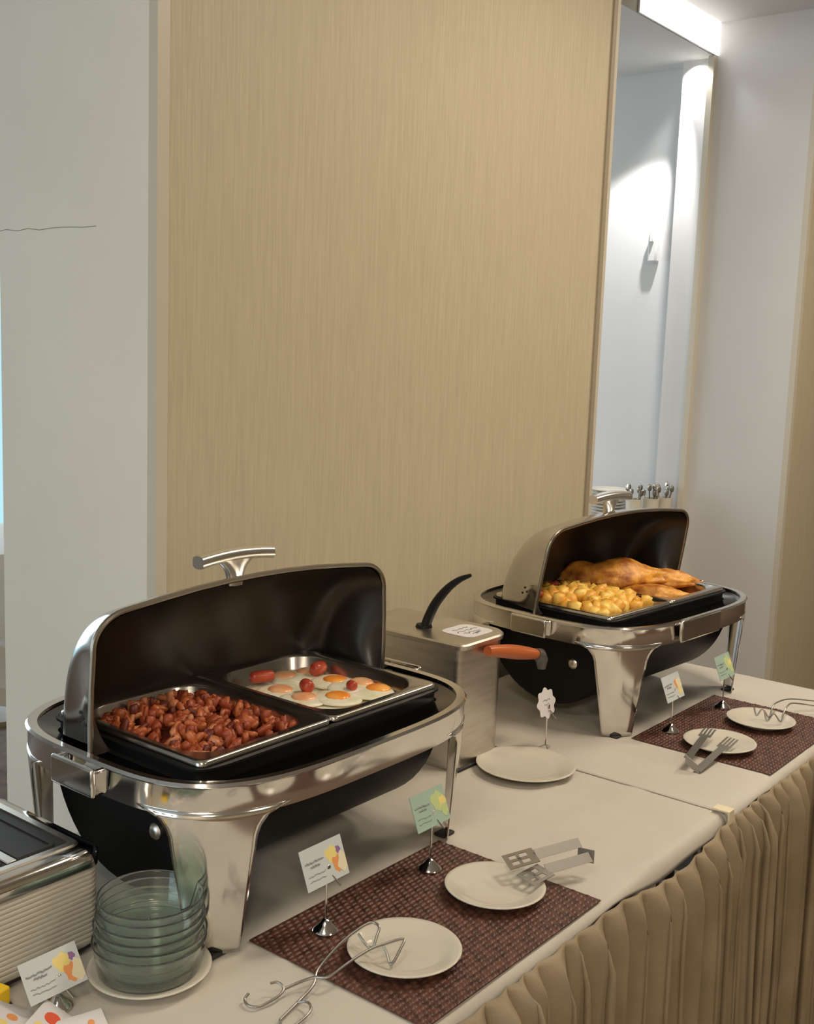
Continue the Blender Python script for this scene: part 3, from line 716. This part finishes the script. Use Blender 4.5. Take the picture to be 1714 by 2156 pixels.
def slab(mb, a, b, w_, th, side):
    """flat strip from a to b, width w_ along the side vector"""
    a, b, s = Vector(a), Vector(b), Vector(side).normalized()*w_/2; n = (b-a).cross(s).normalized()*th
    mb.add([a-s, a+s, b+s, b-s, a-s+n, a+s+n, b+s+n, b-s+n], [(0, 1, 2, 3), (7, 6, 5, 4), (0, 4, 5, 1), (1, 5, 6, 2), (2, 6, 7, 3), (3, 7, 4, 0)])
def tong2():
    t = thing('serving_tongs', 'steel tongs with slotted square blades resting on the second saucer', 'tongs', (.49, .065, T)); o0 = Vector((.49, .065, T))
    for k, (hy, tip, z0, zt) in enumerate([(.012, (.385, .135), .052, .040), (-.008, (.345, .100), .034, .026)]):
        a = Vector((.495, .062+hy, T+.036+.018*(k == 0)))-o0; m_ = Vector((.42, .098+hy*1.0, T+z0-.004))-o0
        mb = MB(); slab(mb, a, m_, .016, .0012, (.3, .9, .9)); mb.build('arm', M_tong, t)
        e = Vector((tip[0], tip[1], T+zt))-o0
        d = (e-m_).normalized(); s = Vector((.35, .8, .12)); s = (s-d*s.dot(d)).normalized(); nn = d.cross(s)*.0012
        # blade with three slots: outer bars
        L_ = .050; w2 = .036; c0 = m_
        bl = MB()
        def bar(u0, u1, v0, v1):
            q = [c0+d*u+s*v for u, v in ((u0, v0), (u1, v0), (u1, v1), (u0, v1))]; q += [p+nn for p in q]
            bl.add(q, [(0, 1, 2, 3), (7, 6, 5, 4), (0, 4, 5, 1), (1, 5, 6, 2), (2, 6, 7, 3), (3, 7, 4, 0)])
        bar(0, L_, -w2/2, -w2/2+.006); bar(0, L_, w2/2-.006, w2/2); bar(0, .012, -w2/2+.006, w2/2-.006); bar(L_-.008, L_, -w2/2+.006, w2/2-.006)
        bar(.025, .030, -w2/2+.006, w2/2-.006); bar(.012, L_-.008, -.003, .003)
        bl.build('slotted_blade', M_tong, t, False)
    mb = MB(); slab(mb, (.005, .012, .034), (.012, -.014, .034), .022, .0012, (0, 0, 1)); mb.build('bend', M_tong, t)
tong2()
def tong3():
    t = thing('fork_tongs', 'short steel fork tongs leaning on the saucer of the far placemat', 'tongs', (1.10, .135, T)); o0 = Vector((1.10, .135, T))
    for k, (tip, zt) in enumerate([((1.235, .175), .034), ((1.222, .118), .030)]):
        a = Vector((1.045, .118+.022*(1-k), T+.008+.02*(1-k)))-o0; e = Vector((tip[0], tip[1], T+zt))-o0; d = (e-a).normalized(); s = Vector((-.4, .9, 0)); s = (s-d*s.dot(d)).normalized()
        mb = MB(); slab(mb, a, e-d*.055, .016, .0012, s); mb.build('arm', M_tong, t)
        fk = MB(); c = e-d*.055; slab(fk, c, c+d*.014, .026, .0012, s)
        for v in (-.011, -.0037, .0037, .011): slab(fk, c+d*.013+s*v, e+s*v, .0042, .0012, s)
        fk.build('fork_head', M_tong, t)
    mb = MB(); slab(mb, (-.055, -.020, .010), (-.055, .010, .026), .02, .0012, (0, .2, 1)); mb.build('bend', M_tong, t)
tong3()
wire('wire_tongs', 'wire tongs lying across the saucer at the far right edge', [
    ('arm', smooth_path(W((1.75, .02, .012), (1.66, .075, .022), (1.58, .122, .036), (1.50, .128, .044), (1.465, .125, .040), (1.45, .125, .020), (1.445, .140, .038), (1.438, .150, .022), (1.44, .158, .040)), 5), .0018, False),
    ('arm', smooth_path(W((1.72, -.005, .010), (1.63, .055, .020), (1.56, .105, .034), (1.49, .098, .046), (1.455, .094, .040), (1.44, .095, .020), (1.43, .108, .038), (1.42, .118, .021), (1.425, .128, .040)), 5), .0018, False)])

# ------------------------------------------------------------------ sachets and yellow item at the lower left corner
def sachet(x, y, z, rz, rx, label, red):
    t = thing('paper_sachet', label, 'sachet', (x, y, z), rz); t.rotation_euler = (rx, 0, rz)
    hx, hy = .032, .024; rows = []
    for i in range(9):
        u = i/4-1
        rows.append([(hx*u, hy*(j/4-1), .004*(1-u**4)*(1-(j/4-1)**4)) for j in range(9)])
    mb = MB().loft(rows, False); b2 = [[(p[0], p[1], -p[2]*.6) for p in r] for r in rows]; mb.loft(b2, False)
    body = mb.build('packet', M_cardw, t)
    for k, (px, py, r, m_) in enumerate(red):
        poly = [(px+r*math.cos(a), py+r*1.15*math.sin(a)) for a in [2*PI*i/20 for i in range(20)]]
        MB().prism(poly, .0035, .0047).build('printed_dot', m_, body, False)
sachet(-.305, .330, T+.012, .5, .5, 'white sachet with a large red dot, front right of the small heap', [(.006, .002, .009, M_red), (-.014, .010, .005, M_yel)])
sachet(-.283, .300, T+.007, -.3, .3, 'white sachet with small red marks at the bottom edge of the photo', [(-.004, -.006, .006, M_red), (.013, .004, .004, M_ora)])
sachet(-.335, .365, T+.018, .9, .45, 'white sachet with yellow print at the lower left corner', [(0, .0, .006, M_ora), (-.015, .010, .005, M_yel)])
yb = thing('yellow_box', 'small yellow box with a black base beside the white sachets', 'box', (-.330, .425, T), .2)
MB().box(-.03, .022, -.018, .018, .006, .030).build('box_body', M_yellow, yb, bevel=.003)
MB().box(-.031, .023, -.019, .019, 0, .008).build('box_base', M_rubber, yb, bevel=.001)

# ------------------------------------------------------------------ passage: sideboard with plates and cutlery jars
sb = thing('sideboard', 'sideboard against the passage wall, seen above the far lid', 'sideboard', (3.22, 1.78, 0))
MB().box(-.20, .22, -.46, .55, .08, T+.12).build('cabinet', M_wood, sb, False, bevel=.003)
MB().box(-.215, .235, -.48, .56, T+.12, T+.145).build('worktop', M_cloth, sb, False, bevel=.003)
for i in range(4): MB().box(-.19 if i % 2 else .15, -.15 if i % 2 else .19, -.44 if i < 2 else .5, -.40 if i < 2 else .54, 0, .08).build('leg', M_wood, sb, False)
pp = None
for i in range(9):
    pr = [(0, 0), (.055, 0), (.058, .002), (.088, .012), (.090, .014), (.088, .0150), (.056, .006), (0, .005)]
    if pp is None: pp = MB().lathe(pr, 32).build('stacked_plate', M_plate, None, auto=180)
    o = pp if i == 0 else pp.copy()
    if i: C.objects.link(o)
    o.location = (3.30, 1.545, T+.146+i*.0135)
    put(o, '', 'white plate on the sideboard behind the far lid handle, %s of its stack' % ['bottom', 'second from bottom', 'third from bottom', 'fourth from bottom', 'middle', 'fourth from top', 'third from top', 'second from top', 'top'][i], 'plate', 'stack of plates on the sideboard')
rnd = random.Random(3)
for i, (x, y) in enumerate([(3.26, 1.40), (3.30, 1.415), (3.33, 1.445)]):
    jar = thing('cutlery_jar', ['white cutlery jar at the end of the sideboard, farthest right', 'middle white cutlery jar on the sideboard', 'white cutlery jar next to the plate stack on the sideboard'][i], 'jar', ([3.41, 3.33, 3.24][i], [1.345, 1.365, 1.40][i], T+.145))
    MB().lathe([(.030, 0), (.034, .09), (.036, .1), (.032, .1), (.027, .004), (0, .004)], 20).build('jar_body', M_plate, jar)
    for k in range(7):
        a = rnd.uniform(0, 6.28); dx, dy = .024*math.cos(a), .024*math.sin(a); L_ = rnd.uniform(.14, .18)
        ut = MB().tube([(dx*.3, dy*.3, .006), (dx*1.25, dy*1.25, L_*.8)], .0028, 6)
        ut.lathe([(0, -.016), (.008, -.010), (.010, 0), (.008, .010), (0, .016)], 8, (dx*1.3, dy*1.3, L_*.86))
        ut.build('fork', M_chrome if k % 2 else M_rim, jar)

# ------------------------------------------------------------------ things seen past the left edge of the wall block
tt = thing('round_table', 'small dining table with a white cloth past the left wall edge', 'table', (1.50, 3.45, 0))
MB().lathe([(0, .0), (.22, .0), (.22, .02), (.03, .04), (.03, .72), (.0, .72)], 24).build('pedestal', M_wood, tt)
MB().lathe([(.42, .42), (.40, .73), (.395, .745), (0, .748)], 48).build('draped_cloth', M_cloth, tt, auto=60)
ch = thing('covered_chair', 'beige covered dining chair past the left wall edge', 'chair', (1.06, 2.62, 0), .4)
MB().loft([L3(rrect(.22, .22, .05, 5), z) for z in (.40, .46)], True, True, True).build('seat', M_chair, ch)
MB().loft([[(x, .20+y*.6, zz) for x, y in rrect(.20*k, .035, .03, 5)] for zz, k in ((.44, 1), (.62, 1.05), (.76, 1), (.82, .85))], True, True, True).build('backrest', M_chair, ch)
for sx in (-1, 1):
    for sy in (-1, 1): MB().lathe([(.014, 0), (.018, .41)], 10, (sx*.18, sy*.18, 0)).build('leg', M_wood, ch)
